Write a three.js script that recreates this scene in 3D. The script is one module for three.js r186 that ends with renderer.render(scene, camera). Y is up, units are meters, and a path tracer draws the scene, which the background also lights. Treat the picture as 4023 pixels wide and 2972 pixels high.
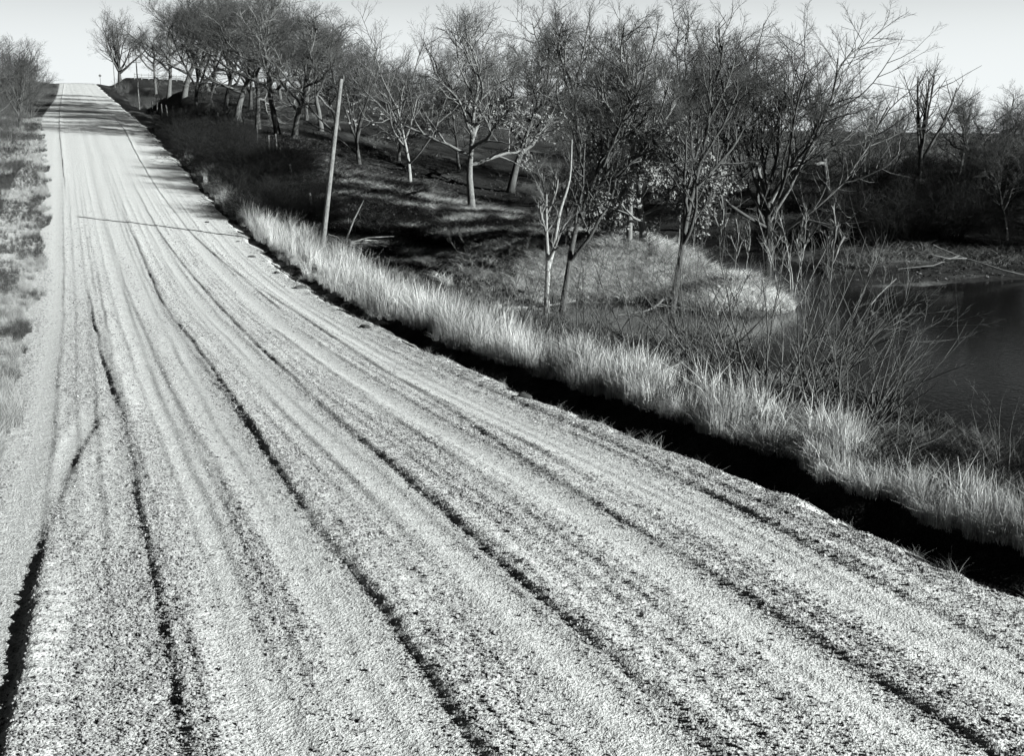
import * as THREE from 'three';
import { mergeGeometries } from 'three/addons/utils/BufferGeometryUtils.js';

// ---------------------------------------------------------------- camera, sky, sun, exposure
const scene = new THREE.Scene();
const EYE = 6.8;                                   // metres above the pond
const camera = new THREE.PerspectiveCamera(39.51, 1024 / 757, 0.1, 6000);
camera.position.set(0, EYE, 0);
camera.rotation.order = 'YXZ';
camera.rotation.set(-0.22483, -0.39013, 0);
camera.focus = 32; camera.userData.fStop = 8;       // the near gravel is a little soft
scene.add(camera);

const renderer = new THREE.WebGLRenderer({ antialias: true });
renderer.setSize(1024, 757);
renderer.toneMapping = THREE.LinearToneMapping;
renderer.toneMappingExposure = 5.9;
renderer.shadowMap.enabled = true;

// clear winter sky: bright at the horizon, falling off smoothly to a dark zenith
{
  const w = 256, h = 128, d = new Float32Array(w * h * 4);
  for (let j = 0; j < h; j++) {
    const el = Math.max(0, ((j + 0.5) / h - 0.5) * 180);
    const v = 0.0045 + 0.155 * Math.exp(-Math.pow(el / 9.4, 4));
    for (let i = 0; i < w; i++) d.set([v * 0.955, v, v * 1.005, 1], (j * w + i) * 4);
  }
  const sky = new THREE.DataTexture(d, w, h, THREE.RGBAFormat, THREE.FloatType);
  sky.mapping = THREE.EquirectangularReflectionMapping;
  sky.magFilter = sky.minFilter = THREE.LinearFilter;
  sky.needsUpdate = true;
  scene.background = sky;
  scene.environment = sky;
}
const SUN_EL = 22 * Math.PI / 180;                 // low winter sun, from the right and a little behind
const sunDir = new THREE.Vector3(0.69 * Math.cos(SUN_EL), Math.sin(SUN_EL), 0.724 * Math.cos(SUN_EL)).normalize();
const sun = new THREE.DirectionalLight(new THREE.Color(0.97, 1, 0.985), 5);
sun.position.copy(sunDir).multiplyScalar(200).add(new THREE.Vector3(20, 0, -60));
sun.target.position.set(20, 0, -60);
sun.castShadow = true;
Object.assign(sun.shadow.camera, { left: -160, right: 160, top: 120, bottom: -120, near: 1, far: 500 });
sun.shadow.mapSize.set(2048, 2048);
scene.add(sun, sun.target);

// ---------------------------------------------------------------- helpers
function rng(seed) { let a = seed >>> 0; return () => { a = (a + 0x6D2B79F5) | 0; let t = Math.imul(a ^ (a >>> 15), 1 | a); t = (t + Math.imul(t ^ (t >>> 7), 61 | t)) ^ t; return ((t ^ (t >>> 14)) >>> 0) / 4294967296; }; }
function hash2(i, j) { let n = Math.imul(i, 374761393) + Math.imul(j, 668265263) | 0; n = Math.imul(n ^ (n >>> 13), 1274126177); return ((n ^ (n >>> 16)) >>> 0) / 4294967296; }
function vnoise(x, y) {
  const i = Math.floor(x), j = Math.floor(y); let u = x - i, v = y - j; u = u * u * (3 - 2 * u); v = v * v * (3 - 2 * v);
  const a = hash2(i, j), b = hash2(i + 1, j), c = hash2(i, j + 1), d = hash2(i + 1, j + 1);
  return a + (b - a) * u + (c - a) * v + (a - b - c + d) * u * v;
}
const fbm = (x, y) => 0.5 * vnoise(x, y) + 0.27 * vnoise(x * 2.1 + 7, y * 2.1 + 3) + 0.15 * vnoise(x * 4.3 + 1, y * 4.3 + 9) + 0.08 * vnoise(x * 8.9, y * 8.9);
const clamp = (x, a = 0, b = 1) => Math.min(b, Math.max(a, x));
const smooth = (a, b, x) => { const t = clamp((x - a) / (b - a)); return t * t * (3 - 2 * t); };
const lerp = (a, b, t) => a + (b - a) * t;
function curve(xs, ys) {                            // monotone-ish cubic through points
  const n = xs.length, m = [];
  for (let i = 0; i < n; i++) m.push(i === 0 ? (ys[1] - ys[0]) / (xs[1] - xs[0]) : i === n - 1 ? (ys[n - 1] - ys[n - 2]) / (xs[n - 1] - xs[n - 2]) : (ys[i + 1] - ys[i - 1]) / (xs[i + 1] - xs[i - 1]));
  return x => {
    if (x <= xs[0]) return ys[0] + m[0] * (x - xs[0]);
    if (x >= xs[n - 1]) return ys[n - 1] + m[n - 1] * (x - xs[n - 1]);
    let i = 0; while (x > xs[i + 1]) i++;
    const h = xs[i + 1] - xs[i], t = (x - xs[i]) / h, t2 = t * t, t3 = t2 * t;
    return (2 * t3 - 3 * t2 + 1) * ys[i] + (t3 - 2 * t2 + t) * h * m[i] + (3 * t2 - 2 * t3) * ys[i + 1] + (t3 - t2) * h * m[i + 1];
  };
}
const K = 0.52;                                     // how dark the red-filtered print shows these winter surfaces
const grey = v => new THREE.Color().setRGB(v * K * 0.985, v * K, v * K * 0.985);
const V = (x, y, z) => new THREE.Vector3(x, y, z);
const taken = {};
function numbered(n) { if (!(n in taken)) { taken[n] = 0; return n; } taken[n]++; return n + '_' + String(taken[n]).padStart(3, '0'); }
function shade(o) { o.traverse(c => { if (c.isMesh) { c.castShadow = true; c.receiveShadow = true; } }); return o; }
function tag(o, label, category, group, kind) { o.userData = { label, category }; if (group) o.userData.group = group; if (kind) o.userData.kind = kind; return o; }
function addThing(o, name) { o.name = numbered(name); scene.add(o); shade(o); return o; }
function mesh(name, g, m, parent) { const o = new THREE.Mesh(g, m); o.name = name; if (parent) parent.add(o); return o; }

// geometry builder: tapered tubes along paths
class Tubes {
  constructor() { this.p = []; this.n = []; this.i = []; this.uv = []; }
  tube(pts, rad, sides) {
    const base = this.p.length / 3; let ref = V(0.31, 0.2, 0.93).normalize(); let vlen = 0;
    for (let k = 0; k < pts.length; k++) {
      const a = pts[Math.max(0, k - 1)], b = pts[Math.min(pts.length - 1, k + 1)];
      const t = b.clone().sub(a).normalize();
      const u = ref.clone().addScaledVector(t, -ref.dot(t)); if (u.lengthSq() < 1e-4) u.set(t.y, -t.x, 0); u.normalize(); ref = u;
      const w = t.clone().cross(u);
      if (k) vlen += pts[k].distanceTo(pts[k - 1]);
      for (let s = 0; s <= sides; s++) {
        const an = s / sides * Math.PI * 2, c = Math.cos(an), d = Math.sin(an);
        const nx = u.x * c + w.x * d, ny = u.y * c + w.y * d, nz = u.z * c + w.z * d;
        this.p.push(pts[k].x + nx * rad[k], pts[k].y + ny * rad[k], pts[k].z + nz * rad[k]); this.n.push(nx, ny, nz); this.uv.push(s / sides * Math.max(0.3, 6.28 * rad[0]), vlen);
      }
    }
    for (let k = 0; k < pts.length - 1; k++) for (let s = 0; s < sides; s++) {
      const a = base + k * (sides + 1) + s, b = a + sides + 1;
      this.i.push(a, a + 1, b, b, a + 1, b + 1);
    }
    if (rad[rad.length - 1] > 0.004) {              // end cap
      const c = this.p.length / 3, q = pts[pts.length - 1], e = base + (pts.length - 1) * (sides + 1);
      const t = q.clone().sub(pts[pts.length - 2]).normalize();
      this.p.push(q.x, q.y, q.z); this.n.push(t.x, t.y, t.z); this.uv.push(0, vlen);
      for (let s = 0; s < sides; s++) this.i.push(e + s, e + s + 1, c);
    }
  }
  get empty() { return !this.i.length; }
  geometry() {
    const g = new THREE.BufferGeometry();
    g.setAttribute('position', new THREE.Float32BufferAttribute(this.p, 3));
    g.setAttribute('normal', new THREE.Float32BufferAttribute(this.n, 3));
    g.setAttribute('uv', new THREE.Float32BufferAttribute(this.uv, 2));
    g.setIndex(this.i); return g;
  }
}
function dataTex(size, fn, srgb) {
  const d = new Uint8Array(size * size * 4);
  for (let j = 0; j < size; j++) for (let i = 0; i < size; i++) { const v = clamp(fn(i / size, j / size)) * 255; d.set([v, v, v, 255], (j * size + i) * 4); }
  const t = new THREE.DataTexture(d, size, size); t.wrapS = t.wrapT = THREE.RepeatWrapping; t.magFilter = THREE.LinearFilter; t.minFilter = THREE.LinearMipmapLinearFilter; t.generateMipmaps = true;
  if (srgb) t.colorSpace = THREE.SRGBColorSpace; t.needsUpdate = true; return t;
}
function tileNoise(u, v, f, s) {                    // repeats with period 1
  const x = u * f, y = v * f, i = Math.floor(x), j = Math.floor(y); let a = x - i, b = y - j; a = a * a * (3 - 2 * a); b = b * b * (3 - 2 * b);
  const h = (p, q) => hash2(((p % f) + f) % f + s * 131, ((q % f) + f) % f + s * 57);
  return lerp(lerp(h(i, j), h(i + 1, j), a), lerp(h(i, j + 1), h(i + 1, j + 1), a), b);
}

// ---------------------------------------------------------------- terrain
const profile = curve([-12, 0, 6, 9, 12.5, 17, 24, 33.5, 45.5, 67.5, 102, 140, 190, 237, 277, 292, 330, 420],
  [3.5, 3.22, 3.06, 2.93, 2.72, 2.41, 2.08, 1.85, 2.15, 3.85, 7.1, 9.75, 13.1, 16.4, 19.2, 19.5, 18.6, 17]);
const roadC = z => profile(-z);
const leftEdge = curve([-20, 14, 40, 70, 85, 112, 140, 190, 277, 400], [-3.6, -3.6, -3.6, -3.4, -2.9, -2.6, -2.2, -1.2, -0.7, -0.7]);
const CTRL = [[28.4,-36.4,-0.6],[27.8,-34.4,-0.8],[28.9,-38.4,-0.6],[13.2,-76.9,6.17],[16.3,-68.1,4.64],[19.4,-63.1,3.78],[21.2,-56.1,2.90],[23.4,-48.7,2.26],[24.4,-41.3,1.88],[25.1,-36.8,1.66],[22.9,-41.6,2.11],[19.7,-46.0,1.29],[15.3,-43.4,0.94],[13.6,-48.1,1.33],[12.2,-50.5,2.03],[17.0,-55.5,2.43],[38.2,-43.7,0.75],[41.7,-42.5,0.44],[45.6,-40.5,0.09],[44.7,-51.3,1.37],[50.7,-53.9,1.86],[55.2,-50.8,1.95],[41.6,-56.3,1.66],[42.1,-68.1,2.51],[64.9,-69.4,3.09],[74.3,-66.9,3.04],[53.4,-72.4,3.16],[42.9,-84.8,3.65],[39.3,-97.4,4.62],[27.4,-96.2,5.56],[41.3,-144.2,10.47],[47.0,-184.1,13.35],[50.2,-141.4,7.73],[68.5,-144.6,7.79],[94.2,-198.8,9.34],[89.1,-144.8,7.49],[93.4,-117.3,6.80],[186.8,-234.7,7.75],[111.1,-100.8,6.24],[222.1,-201.7,6.80],[244.4,-174.0,6.80],[65.5,-46.0,2.56],[54.2,-37.6,-0.03],[13.3,-149.4,12.66],[15.8,-108.9,8.34],[16.7,-93.5,6.80],[15.9,-82.5,5.26],[14.6,-239.6,17.38],[22.3,-188.7,14.29],[31.6,-177.2,11.85],[13.4,-267.7,20.40],[15.2,-40.8,0.00],[17.0,-39.7,0.00],[19.0,-39.4,0.00],[21.9,-38.7,0.00],[24.6,-37.6,0.00],[27.2,-36.8,0.00],[33.5,-38.8,0.00],[38.2,-38.5,0.00],[43.5,-38.6,0.00],[25.0,-81.2,2.60],[28.1,-69.6,1.20],[29.8,-58.9,0.40],[30.4,-49.4,-0.30],[31.1,-44.2,-0.70],[29.3,-36.8,-0.90],[36.4,-47.7,-0.20],[24.0,-20.0,-1.50],[30.0,-28.0,-1.60],[40.0,-30.0,-1.50],[22.0,-30.0,-1.30],[19.0,-34.5,-0.60],[30.0,-10.0,-1.50],[40.0,-10.0,-1.50],[50.0,-22.0,-1.50],[25.0,0.0,-1.20],[40.0,10.0,-1.20],[58.0,-5.0,-1.50],[18.7,-16.3,0.00],[18.6,-21.0,0.00],[17.5,-28.0,0.00],[16.4,-34.0,0.00],[13.0,-16.0,1.10],[13.0,-25.0,0.90],[13.0,-34.0,0.70],[14.0,-5.0,1.20],[19.0,-5.0,0.00],[14.0,10.0,1.20],[19.0,10.0,0.00],[14.0,-41.0,0.80],[0.0,-330.0,19.00],[60.0,-400.0,18.00],[-80.0,-300.0,18.00],[200.0,-500.0,10.00],[400.0,-300.0,8.00],[400.0,-100.0,6.00],[400.0,100.0,6.00],[-8.0,-20.0,2.00],[-8.0,-50.0,2.30],[-8.0,-100.0,7.00],[-8.0,-150.0,10.50],[-8.0,-200.0,14.00],[-30.0,-20.0,3.00],[-30.0,-60.0,4.00],[-30.0,-100.0,8.00],[-30.0,-200.0,15.00],[-100.0,-50.0,6.00],[-100.0,-200.0,14.00],[-30.0,30.0,4.00],[-100.0,50.0,5.00],[60.0,60.0,3.00],[100.0,10.0,2.00],[14.0,30.0,1.50]];
const tps = (() => {                                // thin-plate spline through surveyed heights
  const n = CTRL.length, N = n + 3, S = 40, A = [];
  const U = r2 => r2 < 1e-9 ? 0 : r2 * Math.log(r2) * 0.5;
  for (let i = 0; i < N; i++) A.push(new Float64Array(N + 1));
  for (let i = 0; i < n; i++) {
    for (let j = 0; j < n; j++) A[i][j] = U(((CTRL[i][0] - CTRL[j][0]) ** 2 + (CTRL[i][1] - CTRL[j][1]) ** 2) / S / S) + (i === j ? 0.0012 : 0);
    A[i][n] = 1; A[i][n + 1] = CTRL[i][0] / S; A[i][n + 2] = CTRL[i][1] / S; A[i][N] = CTRL[i][2];
    A[n][i] = 1; A[n + 1][i] = CTRL[i][0] / S; A[n + 2][i] = CTRL[i][1] / S;
  }
  for (let c = 0; c < N; c++) {
    let p = c; for (let r = c + 1; r < N; r++) if (Math.abs(A[r][c]) > Math.abs(A[p][c])) p = r;
    [A[c], A[p]] = [A[p], A[c]];
    for (let r = c + 1; r < N; r++) { const f = A[r][c] / A[c][c]; if (f) for (let k = c; k <= N; k++) A[r][k] -= f * A[c][k]; }
  }
  const w = new Float64Array(N);
  for (let r = N - 1; r >= 0; r--) { let s = A[r][N]; for (let k = r + 1; k < N; k++) s -= A[r][k] * w[k]; w[r] = s / A[r][r]; }
  return (x, z) => { let s = w[n] + w[n + 1] * x / S + w[n + 2] * z / S; for (let i = 0; i < n; i++) s += w[i] * U(((x - CTRL[i][0]) ** 2 + (z - CTRL[i][1]) ** 2) / S / S); return s; };
})();
function landRaw(x, z) {
  const r = Math.hypot(x, z);
  let h = r > 700 ? 8 : tps(x, z);
  if (r > 260) h = lerp(h, 8 + 2 * Math.sin(x * 0.004 + 1) * Math.cos(z * 0.005), smooth(260, 700, r));
  h = clamp(h, -1.8, 21);
  return h;
}
// where the grass begins on the pond side; a shallow gutter is added before it so that strip falls in shade
const shoulder = curve([-9, 0, 6, 8, 11, 16, 21, 28, 38, 60, 95], [7.65, 7.7, 7.82, 7.98, 8.25, 8.35, 8.1, 7.8, 7.66, 7.6, 7.6]);
const edge = z => shoulder(-z) + 0.35 * (vnoise(z * 0.35, 4) - 0.4) + 0.45 * (vnoise(z * 1.3, 8) - 0.5) + 0.2 * (vnoise(z * 3.7, 9) - 0.5);
function groundY(x, z) {
  const yr = roadC(z), L = leftEdge(-z);
  let h;
  const rough = (fbm(x * 0.35, z * 0.35) - 0.5) * 0.35 + (fbm(x * 1.7 + 9, z * 1.7) - 0.5) * 0.16;
  if (x > 7.05) {
    const e = edge(z), bank = yr - 0.06 - 0.27 * smooth(7.0, 7.5, x) * (1 - smooth(e - 0.5, e + 0.05, x)) - 0.1 * Math.max(0, x - e - 0.2) - 0.2 * Math.max(0, x - e - 0.7);
    const t = smooth(9.2, 14.5, x);
    h = t <= 0 ? bank : lerp(bank, landRaw(x, z), t);
    h += rough * smooth(8.2, 9.6, x);
  } else if (x < L - 0.1) {
    const d = L - 0.1 - x, bank = yr - 0.05 - 0.1 * Math.sin(Math.min(d, 3) * 1.0);
    h = lerp(bank, landRaw(x, z), smooth(1.5, 9, d)) + rough * smooth(0.2, 2, d);
  } else {
    h = yr - 0.05 - 0.25 * Math.min(smooth(7.05, 6.6, x), smooth(L - 0.1, L + 0.4, x));
  }
  return h;
}
// dry grass (1) or dark leaf litter (0): where each grows, plus the roadside strip darkened as grass shade
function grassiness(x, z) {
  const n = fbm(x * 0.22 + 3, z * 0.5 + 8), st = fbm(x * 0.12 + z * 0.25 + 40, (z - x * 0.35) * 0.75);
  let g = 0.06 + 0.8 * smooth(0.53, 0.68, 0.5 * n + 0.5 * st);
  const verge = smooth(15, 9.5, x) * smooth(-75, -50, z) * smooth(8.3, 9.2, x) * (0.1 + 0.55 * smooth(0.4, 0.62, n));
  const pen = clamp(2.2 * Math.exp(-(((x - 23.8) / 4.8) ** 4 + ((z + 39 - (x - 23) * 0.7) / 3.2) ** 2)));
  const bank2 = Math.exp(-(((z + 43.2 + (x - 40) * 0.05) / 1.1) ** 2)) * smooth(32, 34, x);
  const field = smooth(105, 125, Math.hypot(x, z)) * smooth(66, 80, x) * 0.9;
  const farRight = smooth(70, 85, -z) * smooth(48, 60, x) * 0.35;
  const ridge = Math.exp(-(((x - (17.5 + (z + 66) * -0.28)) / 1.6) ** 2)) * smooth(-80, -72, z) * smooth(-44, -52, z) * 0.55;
  if (x < 7) return clamp(0.75 - 0.6 * smooth(0.5, 0.62, fbm(x * 0.5 + 60, z * 0.22)));
  if (x < 9.2 && z > -80) g *= smooth(-0.1, 0.3, x - edge(z));  // bare earth before the grass, its colour darkened for the grass shade
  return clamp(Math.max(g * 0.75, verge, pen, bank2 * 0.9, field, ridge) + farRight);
}
{
  const axis = (a, b, c0, c1, fine, k) => { const out = []; let x = c0; while (x < c1) { out.push(x); x += fine; } out.push(c1); let s = fine; for (x = c1; x < b;) { s *= k; x += s; out.push(Math.min(x, b)); } s = fine; for (x = c0; x > a;) { s *= k; x -= s; out.unshift(Math.max(x, a)); } return out; };
  const xs = axis(-3000, 3000, -4, 30, 0.3, 1.045), zs = axis(-3000, 3000, -52, 2, 0.35, 1.045);
  const nx = xs.length, nz = zs.length, pos = new Float32Array(nx * nz * 3), col = new Float32Array(nx * nz * 3), uv = new Float32Array(nx * nz * 2), idx = [];
  const hts = [];
  for (let j = 0; j < nz; j++) for (let i = 0; i < nx; i++) {
    const x = xs[i], z = zs[j], k = j * nx + i, h = groundY(x, z);
    pos.set([x, h, z], k * 3); uv.set([x * 0.5, z * 0.5], k * 2);
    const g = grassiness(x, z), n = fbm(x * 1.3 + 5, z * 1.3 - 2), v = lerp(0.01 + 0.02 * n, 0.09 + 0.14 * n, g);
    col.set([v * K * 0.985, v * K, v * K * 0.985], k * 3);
    if (i < nx - 1 && j < nz - 1) idx.push(k, k + nx, k + 1, k + 1, k + nx, k + nx + 1);
  }
  const g = new THREE.BufferGeometry();
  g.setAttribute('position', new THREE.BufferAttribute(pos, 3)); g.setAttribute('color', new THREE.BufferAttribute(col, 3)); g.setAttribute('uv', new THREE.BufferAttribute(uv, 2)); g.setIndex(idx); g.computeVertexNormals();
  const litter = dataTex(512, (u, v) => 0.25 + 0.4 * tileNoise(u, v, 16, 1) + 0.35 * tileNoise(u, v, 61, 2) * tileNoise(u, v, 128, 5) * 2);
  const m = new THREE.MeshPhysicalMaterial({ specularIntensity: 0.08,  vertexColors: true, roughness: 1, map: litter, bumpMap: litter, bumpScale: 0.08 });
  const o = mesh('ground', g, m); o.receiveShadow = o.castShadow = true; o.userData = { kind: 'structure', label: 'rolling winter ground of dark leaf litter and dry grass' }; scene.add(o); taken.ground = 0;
}

// ---------------------------------------------------------------- gravel road with ridges and wheel tracks
const RIDGES = [                                     // lateral position along the road, height, length of the ridge, width to the right
  { c: curve([0, 6, 12, 16.5, 24, 32, 47, 60, 100], [2.05, 2.1, 2.12, 2.28, 2.4, 2.32, 2.4, 2.3, 2.3]), a: z => 0.05 * smooth(70, 40, z), w: 0.22, s: 3 },
  { c: curve([0, 5.4, 10, 12.7, 17, 22, 29, 39, 55, 100], [3.38, 3.4, 3.42, 3.5, 3.6, 3.7, 3.78, 3.8, 3.55, 3.5]), a: z => 0.05 * smooth(75, 45, z), w: 0.2, s: 11 },
  { c: curve([0, 5, 10, 12.7, 16.4, 22.4, 31, 42, 53, 84, 109, 150], [4.95, 5.0, 5.06, 5.15, 5.45, 5.55, 5.7, 5.3, 4.9, 4.7, 5.0, 5]), a: z => 0.042 * smooth(150, 110, z) + 0.02 * Math.exp(-(((z - 92) / 16) ** 2)), w: 0.18, s: 19 },
  { c: curve([0, 5, 10, 20, 40, 80], [5.32, 5.35, 5.4, 5.8, 6.0, 6.0]), a: z => 0.03 * smooth(20, 10, z), w: 0.15, s: 23 },
  { c: curve([0, 5, 7.6, 11.3, 16.7, 30, 60], [6.15, 6.2, 6.3, 6.55, 6.65, 6.6, 6.4]), a: z => 0.04 * smooth(30, 14, z), w: 0.2, s: 31 },
  { c: curve([0, 6.7, 14.7, 24, 35, 60], [0.42, 0.42, 0.48, 0.52, 0.6, 0.7]), a: z => 0.03 * smooth(55, 25, z), w: 0.3, s: 41 },
  { c: curve([0, 6.5, 9.1, 11.4, 14, 18.3, 21, 40], [-0.72, -0.68, -0.6, -0.5, -0.3, 0.2, 0.42, 0.6]), a: z => 0.03 + 0.06 * smooth(11.5, 8.5, z) - 0.03 * smooth(17, 21, z), w: 0.25, s: 47 },
  { c: curve([10, 16, 18.6, 21.4, 28.9, 34.7, 50], [0.6, 0.52, 0.48, 0.4, 0.3, 0.27, 0.25]), a: z => 0.055 * smooth(16.5, 20, z) * smooth(40, 32, z), w: 0.25, s: 53 },
  { c: curve([0, 8, 20, 40, 90], [1.25, 1.28, 1.4, 1.45, 1.5]), a: z => 0.016 * smooth(60, 30, z), w: 0.2, s: 61 },
  { c: curve([0, 8, 20, 40, 90], [2.75, 2.8, 2.95, 3.05, 3.0]), a: z => 0.018 * smooth(70, 30, z), w: 0.18, s: 67 },
  { c: curve([0, 8, 20, 40, 90], [4.2, 4.22, 4.5, 4.6, 4.3]), a: z => 0.022 * smooth(70, 40, z), w: 0.18, s: 71 },
  { c: curve([0, 60, 110, 160, 280], [0.0, -0.3, -0.6, -0.5, 0.4]), a: z => 0.05 * smooth(60, 80, z), w: 0.2, s: 79 },
];
for (let i = 0, R = rng(15); i < 26; i++) { const b = -0.6 + i * 0.285 + R() * 0.2, w = (R() - 0.3) * 0.5; RIDGES.push({ c: d => b + w * smooth(4, 40, d), a: d => 0.019 * smooth(90, 45, d) * (0.4 + 0.9 * vnoise(d * 0.25, i * 3 + 100)), w: 0.08, s: 200 + i * 7 }); }
const TRACK = RIDGES[6].c;
const looseness = (x, z) => {                        // 1 in the loose windrows, 0 in the packed wheel tracks
  const d = -z, w = (fbm(x * 0.4 + 3, z * 0.12) - 0.5) * 0.35;
  const tracks = [[0.95, 0.26], [1.72, 0.28], [3.02, 0.32], [4.6, 0.24], [5.78, 0.4], [-1.0, 0.25]];
  let t = 0; for (const [c, s] of tracks) t = Math.max(t, Math.exp(-(((x - c - w - 0.008 * Math.min(d, 30)) / s) ** 2)));
  t = Math.max(t, Math.exp(-(((x - TRACK(d) + 0.24) / 0.17) ** 4)) * smooth(20, 17, d));
  return clamp(1 - 0.97 * t);
};
function roadY(x, z) {
  const d = -z; let h = roadC(z) - 0.012 * Math.abs(x - 3.1);
  for (const r of RIDGES) {
    const e = x - r.c(d); if (e < -0.5 || e > 1.2) continue;
    const a = r.a(d); if (a <= 0) continue;
    const wob = (vnoise(z * 0.5, r.s) - 0.5) * 0.05 + (vnoise(z * 9, r.s + 3) - 0.5) * 0.018 + (vnoise(z * 31, r.s + 4) - 0.5) * 0.014, q = e + wob;
    const amp = a * 0.7 * (0.65 + 0.65 * vnoise(z * 0.5, r.s + 9)) * (0.8 + 0.4 * vnoise(z * 14, r.s + 5));
    h += amp * (q < 0 ? Math.exp(-((q / 0.035) ** 2)) : Math.exp(-((q / (r.w * 1.3)) ** 2)));
  }
  const l = looseness(x, z);
  const near = 1 - 0.8 * smooth(22, 60, d);
  h += l * 0.015 + (fbm(x * 9, z * 5) - 0.5) * 0.028 * l * near + near * (vnoise(x * 24, z * 20) - 0.5) * 0.011 * (0.15 + l);
  const L = leftEdge(d);
  h -= Math.max(0, x - 6.95 - 0.45 * (fbm(z * 0.9 + 7, 3) - 0.45) - 0.16 * (vnoise(z * 5, 5) - 0.5)) * 0.5 + Math.max(0, L + 0.15 - x) * 0.3;
  return h;
}
{
  const NC = 330, zs = []; for (let z = 9; z > -2;) { zs.push(z); z -= 0.25; } for (let z = -2, s = 0.045; z > -300;) { zs.push(z); z -= s; s = Math.max(0.045, -z * 0.0062); }
  const nr = zs.length, pos = new Float32Array(nr * (NC + 1) * 3), uv = new Float32Array(nr * (NC + 1) * 2), idx = [];
  for (let j = 0; j < nr; j++) {
    const z = zs[j], L = leftEdge(-z) - 0.4;
    for (let i = 0; i <= NC; i++) { const x = lerp(L, 7.5, i / NC), k = j * (NC + 1) + i; pos.set([x, roadY(x, z), z], k * 3); uv.set([x / 1.7, z / 1.7], k * 2); if (i < NC && j < nr - 1) idx.push(k, k + 1, k + NC + 1, k + 1, k + NC + 2, k + NC + 1); }
  }
  const g = new THREE.BufferGeometry(); g.setAttribute('position', new THREE.BufferAttribute(pos, 3)); g.setAttribute('uv', new THREE.BufferAttribute(uv, 2)); g.setIndex(idx); g.computeVertexNormals();
  const grit = dataTex(1024, (u, v) => { const a = tileNoise(u, v, 110, 1), b = tileNoise(u, v, 260, 2), c = tileNoise(u, v, 23, 3); return 0.52 + 0.42 * (a - 0.5) + 0.36 * (b - 0.5) + 0.14 * (c - 0.5); });
  const m = new THREE.MeshPhysicalMaterial({ specularIntensity: 0.08,  color: grey(0.69), roughness: 1, map: grit, bumpMap: grit, bumpScale: 0.012 });
  const o = mesh('gravel_road', g, m); o.receiveShadow = o.castShadow = true; o.userData = { kind: 'structure', label: 'pale gravel road with wheel ruts climbing the hill' }; scene.add(o);
}
{ // loose stones on the near road
  const R = rng(5), shapes = [];
  for (let v = 0; v < 3; v++) {
    const g = new THREE.IcosahedronGeometry(1, 0), p = g.attributes.position, seen = {};
    for (let i = 0; i < p.count; i++) { const key = [p.getX(i), p.getY(i), p.getZ(i)].map(t => t.toFixed(3)).join(); seen[key] ??= [0.75 + 0.5 * R(), 0.55 + 0.4 * R(), 0.75 + 0.5 * R()]; const s = seen[key]; p.setXYZ(i, p.getX(i) * s[0], p.getY(i) * s[1], p.getZ(i) * s[2]); }
    g.computeVertexNormals(); shapes.push(g);
  }
  const lists = [[], [], []], M = new THREE.Matrix4(), Q = new THREE.Quaternion(), E = new THREE.Euler();
  const put = (x, z, s) => { const y = roadY(x, z); E.set(R() * 6.3, R() * 6.3, R() * 6.3); Q.setFromEuler(E); M.compose(V(x, y + s * 0.25, z), Q, V(s, s * 0.85, s)); lists[(R() * 3) | 0].push([M.clone(), 0.075 + 0.16 * R() + (R() < 0.03 ? 0.14 : 0)]); };
  for (let z = 1.5; z > -64; z -= 0.1) {
    const d = Math.max(2, -z), per = 0.1 * 10.2 * (d < 9 ? 2700 : 2700 * Math.pow(9 / d, 1.45)) * smooth(64, 34, d), grow = 1 + Math.max(0, d - 12) * 0.012;
    const L = leftEdge(-z);
    for (let k = 0; k < per; k++) {
      const x = lerp(Math.max(L, -3.2), 7.45, R()), zz = z - R() * 0.1, l = Math.pow(looseness(x, zz), 1.5) * (0.3 + 0.7 * smooth(0.35, 0.6, fbm(x * 1.6 + 20, zz * 0.35))) + 0.02;
      if (R() > l) continue;
      put(x, zz, (0.004 + 0.0095 * Math.pow(R(), 2) + (R() < 0.02 ? 0.009 : 0)) * grow);
    }
  }
  const m = new THREE.MeshPhysicalMaterial({ specularIntensity: 0.08,  roughness: 1 });
  lists.forEach((l, v) => {
    const o = new THREE.InstancedMesh(shapes[v], m, l.length), c = new THREE.Color();
    l.forEach(([mm, t], i) => { o.setMatrixAt(i, mm); o.setColorAt(i, c.setRGB(t * K, t * K, t * K)); });
    tag(o, ['pale limestone gravel scattered over the road', 'rounded loose gravel lying along the road windrows', 'crushed gravel chips lying on the road surface'][v], 'gravel', null, 'stuff'); addThing(o, ['gravel', 'loose_gravel', 'gravel_chips'][v]);
  });
}

// ---------------------------------------------------------------- pond
{
  const g = new THREE.PlaneGeometry(62, 84, 1, 1); g.rotateX(-Math.PI / 2);
  const rip = dataTex(512, (u, v) => 0.4 * tileNoise(u, v * 1, 24, 1) + 0.35 * tileNoise(u, v, 60, 2) + 0.25 * tileNoise(u, v, 128, 3)); rip.repeat.set(16, 22);
  const m = new THREE.MeshPhysicalMaterial({ color: grey(0.006), roughness: 0.04, ior: 1.33, bumpMap: rip, bumpScale: 0.004 });
  const o = mesh('pond_water', g, m, scene); o.position.set(45, 0, -22); o.receiveShadow = true; o.userData = { kind: 'structure', label: 'still dark pond water' };
}

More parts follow.
